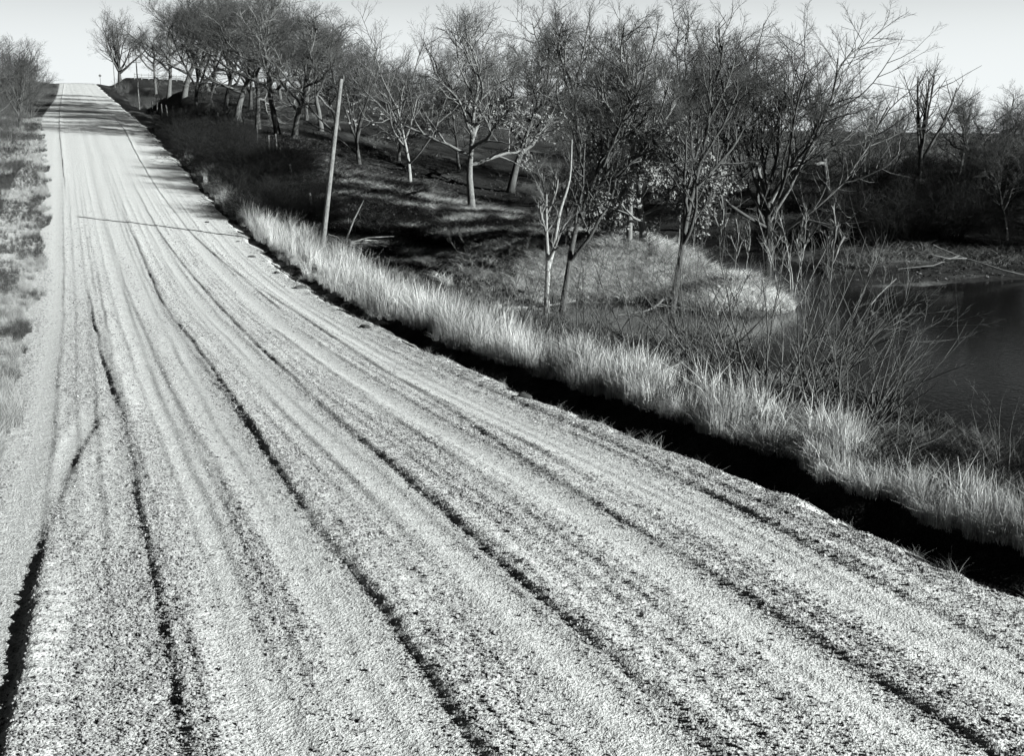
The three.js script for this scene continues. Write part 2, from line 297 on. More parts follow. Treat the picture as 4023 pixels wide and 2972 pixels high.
// ---------------------------------------------------------------- trees
const barkTex = dataTex(256, (u, v) => 0.35 + 0.45 * tileNoise(u, v * 0.25, 32, 1) + 0.35 * (tileNoise(u, v, 64, 2) - 0.5));
const bark = (v, r = 1) => new THREE.MeshPhysicalMaterial({ specularIntensity: 0.08,  color: grey(v), roughness: r, map: barkTex, bumpMap: barkTex, bumpScale: 0.02 });
const M_BARK = bark(0.15), M_DARKBARK = bark(0.11), M_PALE = bark(0.36), M_MIDBARK = bark(0.23);
const M_TWIG = new THREE.MeshPhysicalMaterial({ specularIntensity: 0.08,  color: grey(0.06), roughness: 1 }), M_TWIGPALE = new THREE.MeshPhysicalMaterial({ specularIntensity: 0.08,  color: grey(0.13), roughness: 1 }), M_BRAMBLESHADE = new THREE.MeshPhysicalMaterial({ specularIntensity: 0.08,  color: grey(0.016), roughness: 1 });  // bramble is near black: shade of the wood put into its colour
const M_LEAF = new THREE.MeshPhysicalMaterial({ specularIntensity: 0.08,  color: grey(0.17), roughness: 0.9, side: THREE.DoubleSide });

function makeSpray(seed, n1, n2, thick, spread = 0.75) {       // a branchlet one metre long with its twigs, pointing up y
  const R = rng(seed), T = new Tubes();
  const wander = (p, d, len, segs, jit) => { const out = [p.clone()]; d = d.clone(); for (let i = 0; i < segs; i++) { d.add(V(R() - 0.5, (R() - 0.42) * 0.8, R() - 0.5).multiplyScalar(jit)).normalize(); p = p.clone().addScaledVector(d, len / segs); out.push(p); } return out; };
  const main = wander(V(0, 0, 0), V(0, 1, 0), 1, 4, 0.35); T.tube(main, [1, 0.8, 0.6, 0.45, 0.25].map(t => t * thick * 1.5), 3);
  for (let k = 0; k < n1; k++) {
    const t = 0.1 + 0.88 * (k + R()) / n1, i = Math.min(3, Math.floor(t * 4)), p = main[i].clone().lerp(main[i + 1], t * 4 - i);
    const az = k * 2.4 + R(), d = V(Math.cos(az) * spread, 0.75, Math.sin(az) * spread).normalize(), len = (0.62 - 0.35 * t) * (0.6 + 0.7 * R());
    const s = wander(p, d, len, 3, 0.4); T.tube(s, [0.75, 0.6, 0.45, 0.25].map(q => q * thick), 3);
    for (let m = 0; m < n2; m++) {
      const tt = 0.25 + 0.7 * (m + R()) / n2, j = Math.min(2, Math.floor(tt * 3)), q = s[j].clone().lerp(s[j + 1], tt * 3 - j);
      const dd = s[j + 1].clone().sub(s[j]).normalize().add(V(R() - 0.5, R() - 0.3, R() - 0.5).multiplyScalar(1.5)).normalize();
      T.tube(wander(q, dd, len * (0.35 + 0.35 * R()), 2, 0.4), [0.5, 0.4, 0.25].map(e => e * thick), 3);
    }
  }
  return T.geometry();
}
const SPRAYS = [makeSpray(11, 8, 3, 0.0085), makeSpray(12, 8, 4, 0.0075), makeSpray(13, 7, 3, 0.0085, 0.5)];
const SPRAY_THIN = makeSpray(21, 6, 2, 0.006, 0.55);
const Y = V(0, 1, 0);
function frameAt(pts, rad, t) { const f = t * (pts.length - 1), i = Math.min(pts.length - 2, Math.floor(f)), u = f - i; return { p: pts[i].clone().lerp(pts[i + 1], u), d: pts[i + 1].clone().sub(pts[i]).normalize(), r: lerp(rad[i], rad[i + 1], u) }; }
function tilt(d, ang, az) { const a = Math.abs(d.y) > 0.9 ? V(1, 0, 0) : V(0, 1, 0); const u = a.clone().cross(d).normalize(), w = d.clone().cross(u); return d.clone().multiplyScalar(Math.cos(ang)).addScaledVector(u, Math.sin(ang) * Math.cos(az)).addScaledVector(w, Math.sin(ang) * Math.sin(az)).normalize(); }
/* P: height, trunk radius, trunk fraction before forking, limbs, gnarl, spread ... builds Group > trunk, limb..., twigs */
function makeTree(P, seed) {
  const R = rng(seed), root = new THREE.Group(), H = P.h, sprays = [];
  const walk = (p, d, len, segs, gn, up) => { const pts = [p.clone()]; d = d.clone(); p = p.clone(); for (let i = 0; i < segs; i++) { d.add(V(R() - 0.5, R() - 0.5, R() - 0.5).multiplyScalar(gn)).add(V(0, up, 0)).normalize(); p = p.clone().addScaledVector(d, len / segs); pts.push(p); } return pts; };
  const taper = (r0, r1, n) => Array.from({ length: n }, (_, i) => lerp(r0, r1, i / (n - 1)));
  let tp, tr;
  if (P.path) { tp = new THREE.CatmullRomCurve3(P.path.map(a => V(...a))).getPoints(14); tr = taper(P.r, P.r * (P.end ?? 0.3), tp.length); }
  else { tp = walk(V(0, -0.4, 0), (P.lean ? V(...P.lean) : V((R() - 0.5) * 0.12, 1, (R() - 0.5) * 0.12)).normalize(), H * (P.trunk ?? 0.75), 10, P.tg ?? 0.12, 0.03); tr = taper(P.r, P.r * (P.end ?? 0.25), tp.length); }
  tr[0] *= 1.5; tr[1] *= P.path ? 1.12 : 1.08;
  const T = new Tubes(); T.tube(tp, tr, 9);
  mesh('trunk', T.geometry(), P.bark ?? M_BARK, root);
  const spray = (p, d, s) => sprays.push([p, d.clone(), s]);
  const nL = P.limbs ?? 8;
  for (let k = 0; k < nL; k++) {
    const t = P.first + (0.99 - P.first) * Math.pow((k + 0.3 + 0.5 * R()) / nL, P.bias ?? 0.9), f = frameAt(tp, tr, Math.min(0.99, t));
    const low = 1 - (t - P.first) / (1 - P.first);
    const ang = lerp(P.angTop ?? 0.35, P.angLow ?? 1.15, low) * (0.8 + 0.4 * R()), az = k * 2.4 + R() * 0.9 + (P.az ?? 0);
    const len = H * (P.limbLen ?? 0.45) * lerp(0.75, 1.05, low) * (0.75 + 0.5 * R());
    const pts = walk(f.p, tilt(f.d, ang, az), len, 9, P.gn ?? 0.42, P.up ?? 0.07), r0 = Math.max(0.03, Math.min(f.r * 0.8, P.r * (P.lr ?? 0.55) * (0.7 + 0.4 * R()))), rad = taper(r0 * 1.15, 0.034, pts.length);
    const LT = new Tubes(); LT.tube(pts, rad, 6);
    const n2 = P.k2 ?? 7;
    for (let a = 0; a < n2; a++) {
      const t2 = 0.22 + 0.76 * (a + R()) / n2, f2 = frameAt(pts, rad, t2), len2 = len * (0.3 + 0.28 * R()) * (1.15 - 0.5 * t2);
      const p2 = walk(f2.p, tilt(f2.d, 0.55 + 0.5 * R(), R() * 6.3), len2, 6, (P.gn ?? 0.42) * 1.05, 0.08), rd2 = taper(Math.max(0.032, f2.r * 0.64), 0.017, p2.length);
      LT.tube(p2, rd2, 4);
      const n3 = P.k3 ?? 5;
      for (let b = 0; b < n3; b++) {
        const t3 = 0.2 + 0.78 * (b + R()) / n3, f3 = frameAt(p2, rd2, t3), len3 = len2 * (0.3 + 0.3 * R());
        const p3 = walk(f3.p, tilt(f3.d, 0.6 + 0.5 * R(), R() * 6.3), len3, 3, 0.45, 0.08); LT.tube(p3, [0.019, 0.016, 0.013, 0.009], 3);
        if (R() < (P.twig ?? 0.5)) { spray(p3[1], p3[3].clone().sub(p3[0]).normalize(), (P.sl ?? 1.1) * (0.55 + 0.6 * R())); spray(p3[3], p3[3].clone().sub(p3[2]).normalize(), (P.sl ?? 1.1) * (0.4 + 0.5 * R())); }
      }
      if (R() < (P.twig ?? 0.8)) spray(p2[6], p2[6].clone().sub(p2[5]).normalize(), (P.sl ?? 1.1) * (0.7 + 0.5 * R()));
    }
    spray(pts[9], pts[9].clone().sub(pts[8]).normalize(), P.sl ?? 1.1);
    mesh('limb', LT.geometry(), P.limbMat || (k % 3 === 0 && P.limbBark) || P.bark || M_BARK, root);
  }
  if (sprays.length) {
    const I = new THREE.InstancedMesh(P.spray ?? SPRAYS[seed % 3], P.twigMat ?? M_TWIG, sprays.length), M = new THREE.Matrix4(), Q = new THREE.Quaternion(), q2 = new THREE.Quaternion();
    sprays.forEach(([p, d, s], i) => { Q.setFromUnitVectors(Y, d); q2.setFromAxisAngle(Y, R() * 6.3); Q.multiply(q2); M.compose(p, Q, V(s, s, s)); I.setMatrixAt(i, M); });
    I.name = 'twigs'; I.userData.kind = 'stuff'; root.add(I);
  }
  if (P.leaves) {                                    // last dry leaves hanging on the lower branches
    const mats = [], Q = new THREE.Quaternion(), E = new THREE.Euler();
    for (const [p, d, s] of sprays) { if (p.y > P.leaves.top * H || R() < P.leaves.skip) continue; for (let k = 0; k < P.leaves.n; k++) { const q = p.clone().addScaledVector(d, s * R()).add(V(R() - 0.5, R() - 0.5, R() - 0.5).multiplyScalar(0.7 * s)); E.set((R() - 0.5) * 2, R() * 6.3, (R() - 0.5) * 2); const sc = 0.7 + 0.7 * R(); mats.push(new THREE.Matrix4().compose(q, Q.setFromEuler(E), V(sc, sc, sc))); } }
    const I = new THREE.InstancedMesh(LEAFCLUMP, M_LEAF, mats.length); mats.forEach((m, i) => I.setMatrixAt(i, m)); I.name = 'leaves'; I.userData.kind = 'stuff'; root.add(I);
  }
  root.children[0].geometry.userData.h = H; return root;
}
const LEAFCLUMP = (() => {
  const R = rng(77), gs = [];
  for (let k = 0; k < 5; k++) { const g = new THREE.PlaneGeometry(0.055, 0.1, 2, 2), p = g.attributes.position; for (let i = 0; i < p.count; i++) { const x = p.getX(i), y = p.getY(i); p.setX(i, x * (1.1 - Math.abs(y) * 6)); p.setZ(i, Math.abs(x) * 0.5 - y * y * 2); } g.rotateX(R() * 2 - 1); g.rotateY(R() * 6.3); g.translate((R() - 0.5) * 0.2, -R() * 0.16, (R() - 0.5) * 0.2); gs.push(g); }
  const g = mergeGeometries(gs); g.computeVertexNormals(); return g;
})();
function plant(root, name, x, z, topY, turn, label, category, group, widen = 1) {
  const y = groundY(x, z), h = root.children[0].geometry.userData.h, s = (topY - y) / h;
  root.position.set(x, y - 0.08, z); root.rotation.y = turn; root.scale.set(s * widen, s, s * widen);
  tag(root, label, category, group); return addThing(root, name);
}
const used = new Set();
function copyOf(proto) { if (!used.has(proto)) { used.add(proto); return proto; } return proto.clone(); }

// kinds of tree
const OAKS = [1, 2, 3, 4].map(i => makeTree({ h: 11, r: 0.19 + 0.02 * i, trunk: 0.68, first: 0.34, limbs: 10, gn: 0.76, tg: 0.26, lr: 0.55, limbLen: 0.47, angLow: 1.25, k2: 7, k3: 5, sl: 1.1, limbBark: M_MIDBARK }, 100 + i));
const WOODS = [1, 2, 3].map(i => makeTree({ h: 12, r: 0.14 + 0.015 * i, lr: 0.5, trunk: 0.72, first: 0.22, limbs: 10, gn: 0.45, tg: 0.14, limbLen: 0.42, angLow: 0.95, angTop: 0.3, k2: 8, k3: 5, sl: 1.15, bark: M_DARKBARK }, 200 + i));
const FANS = [1, 2].map(i => makeTree({ h: 10, r: 0.17, trunk: 0.4, first: 0.25, limbs: 8, gn: 0.32, tg: 0.12, limbLen: 0.66, angLow: 0.75, angTop: 0.25, up: 0.06, k2: 8, k3: 5, sl: 1.1, bark: M_DARKBARK }, 300 + i));

// the wood along the road on the hill
const WOOD = [[13.8, -184.5, 23.9], [12.9, -151.5, 22.6], [13.7, -139.3, 22.0], [13.8, -127.3, 21.3], [17.8, -143.9, 22.3], [15.5, -117.0, 19.7], [15.6, -108.9, 19.2], [19.2, -123.5, 20.0], [16.2, -100.7, 17.7], [17.1, -95.5, 16.7], [18.2, -94.2, 16.5], [23.8, -115.6, 18.5], [23.1, -105.5, 17.0], [25.7, -109.0, 16.1], [29.4, -118.4, 15.6], [22.5, -88.5, 14.8], [24.5, -134, 20.5], [32, -150, 18.5], [20, -165, 24]];
WOOD.forEach(([x, z, t], i) => { const k = i % 4; const oak = k !== 3; plant(copyOf(oak ? OAKS[i % 4] : FANS[i % 2]), oak ? 'oak_tree' : 'spreading_tree', x, z, t + 1.2 + (i * 7 % 5) * 0.5 - (i > 11 ? 1 : 0), i * 1.9, oak ? 'dark bare oak with dense twigs in the hillside wood beside the road' : 'bare fan shaped tree among the oaks of the hillside wood', 'tree', 'bare trees of the roadside wood', 1.2); });
// the hollow and hillside beyond the pond
const MID = [[31.8, -89.5, 13.7, 'W'], [33.3, -81.5, 15.3, 'O'], [43.3, -101.1, 15.3, 'W'], [42.5, -81.6, 14.8, 'O'], [39.8, -67.1, 14.3, 'W'], [37.8, -58.9, 11.8, 'F'], [50.3, -74.7, 14.3, 'W'], [51.3, -63.9, 11.6, 'O'], [29.8, -60.9, 10.8, 'W'], [36, -98, 13, 'W'], [56, -90, 13.2, 'W'], [27, -92, 12.5, 'W'], [62, -100, 13, 'O'], [44, -118, 14.5, 'W'], [30, -104, 12.8, 'W']];
MID.forEach(([x, z, t, k], i) => { const set = k === 'O' ? OAKS : k === 'W' ? WOODS : FANS; plant(copyOf(set[i % set.length]), k === 'O' ? 'oak_tree' : k === 'W' ? 'woodland_tree' : 'spreading_tree', x, z, t + (i * 3 % 4) * 0.45, i * 2.3 + 0.5, k === 'O' ? 'gnarled bare oak on the slope beyond the pond' : k === 'W' ? 'slender bare woodland tree in the hollow beyond the pond' : 'bare fan shaped tree in the hollow beyond the pond', 'tree', 'bare trees in the hollow beyond the pond', 1.15); });
// right hand slope
[[46.8, -54.7, 8.9], [51.9, -58.2, 9.4]].forEach(([x, z, t], i) => plant(copyOf(FANS[i]), 'spreading_tree', x, z, t, i * 2 + 1, 'low bushy tree with upright thin stems left of the dead tree', 'tree', 'low trees before the far field'));
[[64.9, -65.2, 10.1], [63.1, -61.3, 10.3], [73.0, -68.4, 10.3], [66.5, -60.6, 10.5], [71.5, -62.5, 10.6], [80, -64, 10.8]].forEach(([x, z, t], i) => plant(copyOf(OAKS[(i + 1) % 4]), 'oak_tree', x, z, t, i * 1.7 + 2, 'spreading bare oak on the slope past the dead tree', 'tree', 'oaks on the slope past the dead tree', 1.2));

[[58, -55], [60, -70], [75, -58], [80, -72], [48, -64], [52, -50], [56, -48], [61, -52], [66, -54], [55, -59], [64, -60], [70, -50], [47, -56], [73, -62], [50, -46], [60, -46]].forEach(([x, z], i) => plant(copyOf(WOODS[i % 3]), 'woodland_tree', x, z, 6.0 + (i * 5 % 4) * 0.45, i * 2.9, 'slender dark bare tree added among the oaks to darken the pond reflection', 'tree', 'slender trees added past the dead tree', 1.35));  // stand thickened with added trees that keep sky out of the pond reflection
// the wooded bank on the sunny side of the pond
[[62, -32], [66, -24], [70, -38], [74, -28], [68, -14], [76, -18], [80, -40], [60, -40], [84, -10], [72, -4], [66, -46], [88, -30]].forEach(([x, z], i) => plant(copyOf(i % 2 ? OAKS[i % 4] : WOODS[i % 3]), i % 2 ? 'oak_tree' : 'woodland_tree', x, z, groundY(x, z) + 11 + (i * 7 % 4), i * 1.3, i % 2 ? 'bare oak on the wooded sunny bank of the pond' : 'slender bare tree on the wooded sunny bank of the pond', 'tree', 'trees on the sunny bank of the pond', 1.25));
// single trees that stand out
plant(makeTree({ h: 10, r: 0.42, trunk: 0.3, first: 0.55, limbs: 11, gn: 0.28, limbLen: 0.72, angLow: 0.85, angTop: 0.2, up: 0.05, k2: 8, k3: 5, sl: 1.2, bark: M_DARKBARK, lr: 0.5 }, 401), 'crest_tree', 12.3, -267.5, 33.5, 0.4, 'lone vase shaped tree with thick trunk at the road crest', 'tree');
plant(makeTree({ h: 9, path: [[0, -0.4, 0], [-0.05, 1.2, 0], [-0.25, 2.4, 0.1], [-0.6, 4, 0.1], [-0.9, 5.6, 0]], r: 0.15, end: 0.35, first: 0.3, limbs: 8, gn: 0.3, limbLen: 0.55, angLow: 0.8, angTop: 0.3, k2: 7, k3: 4, sl: 0.9, bark: M_PALE, limbMat: M_MIDBARK }, 402), 'pale_tree', 20.4, -67.0, 12.1, 0.2, 'small tree with pale forked trunk standing on the hollow edge', 'tree');
plant(makeTree({ h: 10.8, r: 0.22, lr: 0.4, trunk: 0.66, first: 0.36, limbs: 12, gn: 0.65, tg: 0.25, limbLen: 0.46, angLow: 1.3, k2: 8, k3: 5, sl: 1.0, bark: M_MIDBARK, leaves: { top: 0.5, skip: 0.4, n: 7 } }, 403), 'leafy_oak', 20.7, -56.3, 14.0, 1.2, 'gnarled oak with dry leaves on its lower branches and lit trunk', 'tree');
plant(makeTree({ h: 11.5, path: [[0, -0.4, 0], [0.1, 3, 0], [-0.2, 6, 0.1], [-0.5, 8, 0]], r: 0.19, end: 0.4, lr: 0.45, first: 0.35, limbs: 11, gn: 0.6, limbLen: 0.4, angLow: 1.2, k2: 8, k3: 5, sl: 1.0, bark: M_MIDBARK }, 404), 'oak_tree', 32.3, -66.6, 15.2, 0, 'tall gnarled oak with crooked upright trunk in the hollow behind the forked tree', 'tree');
plant(makeTree({ h: 9.2, path: [[0, -0.4, 0], [0.02, 2.4, 0], [0.15, 4.5, 0], [0.05, 6.3, 0]], lr: 0.45, r: 0.15, end: 0.4, first: 0.5, limbs: 9, gn: 0.4, limbLen: 0.46, angLow: 0.9, angTop: 0.3, k2: 7, k3: 4, sl: 0.9, bark: M_MIDBARK }, 405), 'straight_tree', 22.8, -41.7, 11.1, 0.3, 'straight slim tree on the grassy point beside the leafy oak', 'tree');
plant(makeTree({ h: 8.3, r: 0.2, lr: 0.34, twig: 0.95, trunk: 0.65, first: 0.16, limbs: 13, gn: 0.5, tg: 0.2, limbLen: 0.44, angLow: 1.4, k2: 7, k3: 4, sl: 0.85, bark: M_MIDBARK, leaves: { top: 0.6, skip: 0.02, n: 12 } }, 406), 'leafy_oak', 23.6, -41.8, 10.3, 2.2, 'short thick oak holding pale dry leaves on the grassy point', 'tree');
plant(makeTree({ h: 8.7, path: [[0, -0.5, 0], [0.5, 1.5, -0.1], [0.85, 3.6, -0.1], [1.25, 5.4, 0], [1.75, 7.4, 0]], r: 0.14, end: 0.28, first: 0.32, limbs: 9, gn: 0.3, limbLen: 0.4, angLow: 0.85, angTop: 0.3, k2: 6, k3: 4, sl: 0.8, spray: SPRAY_THIN, bark: M_DARKBARK }, 407), 'leaning_tree', 21.3, -35.7, 9.5, 0.2, 'slender dark tree leaning over the water from the point', 'tree');
plant(makeTree({ h: 10.4, r: 0.24, lr: 0.4, trunk: 0.38, first: 0.35, limbs: 14, gn: 0.38, limbLen: 0.62, angLow: 1.15, angTop: 0.15, up: 0.05, k2: 9, k3: 6, sl: 1.05, bark: M_DARKBARK, limbBark: M_MIDBARK }, 408), 'broad_tree', 36.5, -50.1, 13.3, 0, 'big round crowned tree with dense fine twigs beyond the inlet', 'tree');
plant(makeTree({ h: 9.5, path: [[0, -0.4, 0], [0, 3, 0], [-0.1, 5.2, 0]], r: 0.18, end: 0.6, first: 0.55, limbs: 6, gn: 0.2, limbLen: 0.5, angLow: 0.7, angTop: 0.12, up: 0.2, k2: 6, k3: 3, sl: 0.6, spray: SPRAY_THIN, bark: M_DARKBARK }, 409), 'dead_tree', 50.6, -54.0, 11.4, 0.7, 'sparse dead tree with upright antler like limbs above the slope', 'tree');
{ // forked pale tree at the water's edge
  const t = makeTree({ h: 6.9, path: [[0, -0.9, 0], [0.1, 1.2, 0], [0.12, 2.4, 0], [-0.06, 3.6, 0.1], [-0.12, 4.9, 0.15]], r: 0.13, end: 0.3, first: 0.4, limbs: 5, gn: 0.3, limbLen: 0.26, angLow: 0.8, angTop: 0.4, k2: 5, k3: 3, sl: 0.6, spray: SPRAY_THIN, bark: M_PALE, limbMat: M_MIDBARK, twigMat: M_TWIGPALE }, 410);
  const T = new Tubes(), pts = new THREE.CatmullRomCurve3([V(0.1, 2.0, 0), V(0.55, 2.9, -0.1), V(0.85, 4.2, -0.1), V(1.25, 5.4, 0), V(1.35, 6.9, 0)]).getPoints(12);
  T.tube(pts, pts.map((_, i) => lerp(0.1, 0.03, i / 12)), 7); mesh('limb', T.geometry(), M_PALE, t);
  plant(t, 'forked_tree', 16.2, -36.1, 6.8, 0.35, 'pale barked forked tree standing at the water edge', 'tree');
}
plant(makeTree({ h: 6.8, path: [[0, -0.5, 0], [0.35, 1.4, 0], [0.75, 3.0, -0.1], [1.5, 4.6, -0.1], [2.2, 5.6, 0]], r: 0.13, end: 0.3, first: 0.25, limbs: 8, gn: 0.4, limbLen: 0.42, angLow: 0.9, k2: 6, k3: 4, sl: 0.7, spray: SPRAY_THIN, bark: M_DARKBARK }, 411), 'crooked_tree', 17.6, -37.9, 7.7, 0.2, 'dark crooked tree with low branches just behind the forked pale tree', 'tree');
{ // trees over the left verge
  const L = [[-4.0, -108, 15.2], [-6.0, -92, 15.4], [-4.3, -122, 16.0], [-4.0, -150, 17.0], [-6.8, -112, 17.0], [-4.0, -136, 14.6]];
  L.forEach(([x, z, t], i) => plant(copyOf(FANS[i % 2]), 'spreading_tree', x, z, t, i * 2.1, 'dense bushy bare tree crowding the road opposite the wood', 'tree', 'bushy trees on the far side of the road'));
}
// thin young stems behind the point
for (let i = 0, R = rng(900); i < 9; i++) {
  const proto = i === 0 ? makeTree({ h: 4, r: 0.035, trunk: 0.9, first: 0.4, limbs: 5, gn: 0.3, tg: 0.1, limbLen: 0.22, angLow: 0.6, k2: 3, k3: 2, sl: 0.5, spray: SPRAY_THIN, bark: M_MIDBARK }, 420) : scene.getObjectByName('sapling').clone();
  const x = 25.5 + i * 0.75 + R() * 0.4, z = -42.6 + i * 0.35 + R(); plant(proto, 'sapling', x, z, Math.max(groundY(x, z), 0) + 3 + R() * 2, R() * 6, 'thin pale sapling in the row behind the grassy point', 'sapling', 'saplings behind the grassy point');
}

// ---------------------------------------------------------------- shrubs
function makeShrub(P, seed) {
  const R = rng(seed), root = new THREE.Group(), sprays = [];
  for (let k = 0; k < P.stems; k++) {
    const az = R() * 6.3, out = P.out * (0.25 + 0.9 * R()), len = P.h * (0.7 + 0.5 * R()), pts = [V(Math.cos(az) * 0.12, -0.15, Math.sin(az) * 0.12)]; let d = V(Math.cos(az) * out, 1, Math.sin(az) * out).normalize(), p = pts[0];
    for (let i = 0; i < 8; i++) { d.add(V(R() - 0.5, R() - 0.45, R() - 0.5).multiplyScalar(0.22)).normalize(); p = p.clone().addScaledVector(d, len / 8); pts.push(p); }
    const rad = pts.map((_, i) => lerp(P.r, P.r * 0.2, i / 8)), T = new Tubes(); T.tube(pts, rad, 5);
    for (let b = 0; b < P.kids; b++) { const t = 0.25 + 0.72 * (b + R()) / P.kids, f = frameAt(pts, rad, t), l = len * (0.2 + 0.22 * R()), dd = tilt(f.d, 0.5 + 0.4 * R(), R() * 6.3), q = [f.p]; let e = dd; for (let i = 0; i < 4; i++) { e.add(V(R() - 0.5, R() - 0.35, R() - 0.5).multiplyScalar(0.25)).normalize(); q.push(q[i].clone().addScaledVector(e, l / 4)); } T.tube(q, [1, 0.8, 0.6, 0.4, 0.25].map(s => s * f.r * 0.65), 4); if (R() < P.twig) sprays.push([q[2 + (R() * 2 | 0)], e.clone(), P.sl * (0.6 + 0.6 * R())]); }
    mesh('stem', T.geometry(), P.bark, root);
  }
  if (sprays.length) { const I = new THREE.InstancedMesh(P.spray ?? SPRAY_THIN, P.twigMat, sprays.length), M = new THREE.Matrix4(), Q = new THREE.Quaternion(); sprays.forEach(([p, d, s], i) => { Q.setFromUnitVectors(Y, d); M.compose(p, Q, V(s, s, s)); I.setMatrixAt(i, M); }); I.name = 'twigs'; I.userData.kind = 'stuff'; root.add(I); }
  root.children[0].geometry.userData.h = P.h; return root;
}
const BANK = [1, 2, 3].map(i => makeShrub({ h: 3.0, stems: [9, 6, 4][i - 1], out: [0.75, 0.5, 0.35][i - 1], r: 0.024, kids: 7, twig: 0.5, sl: 0.45, bark: bark(0.15), twigMat: M_TWIGPALE }, 500 + i));
[[10.6, -20.4, 2.6, 1], [11.0, -18.9, 2.5, 2], [11.5, -17.6, 3.2, 1], [11.7, -15.9, 3.6, 0], [12.3, -16.3, 3.7, 0], [11.7, -13.9, 3.0, 2], [12.5, -18.4, 3.1, 1], [13.2, -17.6, 3.6, 0], [14.0, -14.9, 2.2, 1], [10.3, -23.6, 2.3, 2], [13.4, -15.7, 3.0, 0], [15.0, -13.3, 1.8, 2], [11.6, -21.5, 2.7, 1], [11.0, -12.6, 1.9, 2], [10.4, -26.5, 2.2, 1], [12.6, -14.6, 2.8, 1], [10.9, -22.3, 2.9, 0], [11.6, -20.0, 3.2, 0], [10.2, -25.2, 2.6, 1], [11.9, -18.9, 3.3, 0], [11.2, -24.4, 3.0, 1], [10.8, -28.2, 2.8, 2], [12.8, -20.3, 3.3, 0], [12.0, -26.4, 2.9, 2], [11.3, -30.5, 2.6, 2]].forEach(([x, z, h, v], i) =>
  plant(copyOf(BANK[v]), 'bank_shrub', x, z, groundY(x, z) + h, i * 2.2, ['wide many stemmed bare shrub on the pond bank behind the grass', 'medium bare shrub of six stems on the pond bank', 'thin bare shrub of four upright stems on the pond bank'][v], 'shrub', ['wide shrubs on the pond bank', 'medium shrubs on the pond bank', 'thin shrubs on the pond bank'][v]));
{ // pale straggling shrub on the far side of the point
  const t = makeShrub({ h: 3.4, stems: 5, out: 0.55, r: 0.035, kids: 5, twig: 0.5, sl: 0.6, bark: M_PALE, twigMat: M_TWIGPALE }, 520); plant(t, 'pale_shrub', 27.6, -36.2, 4.2, 0, 'straggling pale stemmed shrub at the tip of the grassy point', 'shrub');
}
const BRAM = [1, 2].map(i => makeShrub({ h: 1.7, stems: 15, out: 0.9, r: 0.014, kids: 9, twig: 1, sl: 0.9, bark: M_BRAMBLESHADE, twigMat: M_BRAMBLESHADE, spray: SPRAYS[1] }, 530 + i));
for (let i = 0, R = rng(31); i < 64; i++) { const z = -54 - R() * 62, x = 8.9 + R() * 4.4 + (z < -85 ? -0.6 : 0); plant(copyOf(BRAM[i % 2]), 'bramble_bush', x, z, groundY(x, z) + 1.2 + R() * 0.9, R() * 6, 'tangled bramble bush coloured dark for the shade below the wood', 'bush', 'brambles coloured as shade in the roadside ditch', 1.2); }
const WEED = makeShrub({ h: 1.8, stems: 14, out: 0.5, r: 0.012, kids: 7, twig: 1, sl: 0.6, bark: M_TWIGPALE, twigMat: M_TWIG, spray: SPRAYS[2] }, 540);
for (let i = 0, R = rng(37); i < 26; i++) { const z = -72 - R() * 150, x = leftEdge(-z) - 1.3 - R() * 3; plant(copyOf(WEED), 'verge_bush', x, z, groundY(x, z) + 1.2 + R() * 1.6, R() * 6, 'grey twiggy bush on the verge opposite the wood', 'bush', 'twiggy bushes on the far verge', 1.2); }
for (let i = 0, R = rng(39); i < 12; i++) { const z = -150 - R() * 95, x = 8.6 + R() * 3; plant(WEED.clone(), 'crest_bush', x, z, groundY(x, z) + 0.9 + R() * 1.2, R() * 6, 'small grey bush on the bank below the road crest', 'bush', 'small bushes below the crest', 1.2); }
// far hedge lines on the skyline
{ const R = rng(73), TB = makeShrub({ h: 2.6, stems: 15, out: 0.85, r: 0.025, kids: 8, twig: 1, sl: 1.1, bark: M_BRAMBLESHADE, twigMat: M_BRAMBLESHADE, spray: SPRAYS[1] }, 560);
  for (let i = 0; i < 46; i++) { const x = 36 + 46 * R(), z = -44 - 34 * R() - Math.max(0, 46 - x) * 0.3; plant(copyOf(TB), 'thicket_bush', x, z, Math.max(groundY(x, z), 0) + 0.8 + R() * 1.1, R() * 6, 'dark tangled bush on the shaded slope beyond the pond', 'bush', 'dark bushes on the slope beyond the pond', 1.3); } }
{ const R = rng(75), TB = scene.getObjectByName('thicket_bush');  // bushes added to screen bright sky from the water
  for (let i = 0; i < 16; i++) { const x = 41 + 24 * R(), z = -46 - 10 * R() - (x - 41) * 0.1; plant(TB.clone(), 'added_thicket', x, z, Math.max(groundY(x, z), 0) + 2.0 + R() * 1.2, R() * 6, 'head high dark bush added above the far bank to block reflected sky', 'bush', 'bushes added above the far bank', 1.1); } }
{ const R = rng(71); const HB = makeShrub({ h: 3.5, stems: 16, out: 0.8, r: 0.04, kids: 7, twig: 1, sl: 1.5, bark: M_BRAMBLESHADE, twigMat: M_BRAMBLESHADE, spray: SPRAYS[0] }, 550);
  for (let i = 0; i < 34; i++) { const t = i / 33, x = lerp(36, 96, t) + (R() - 0.5) * 8, z = lerp(-165, -150, t) - R() * 25; plant(copyOf(HB), 'hedge_bush', x, z, groundY(x, z) + 2 + R() * 2.5, R() * 6, 'rounded bare thicket bush along the far skyline', 'bush', 'thicket along the far skyline', 1.5); } }

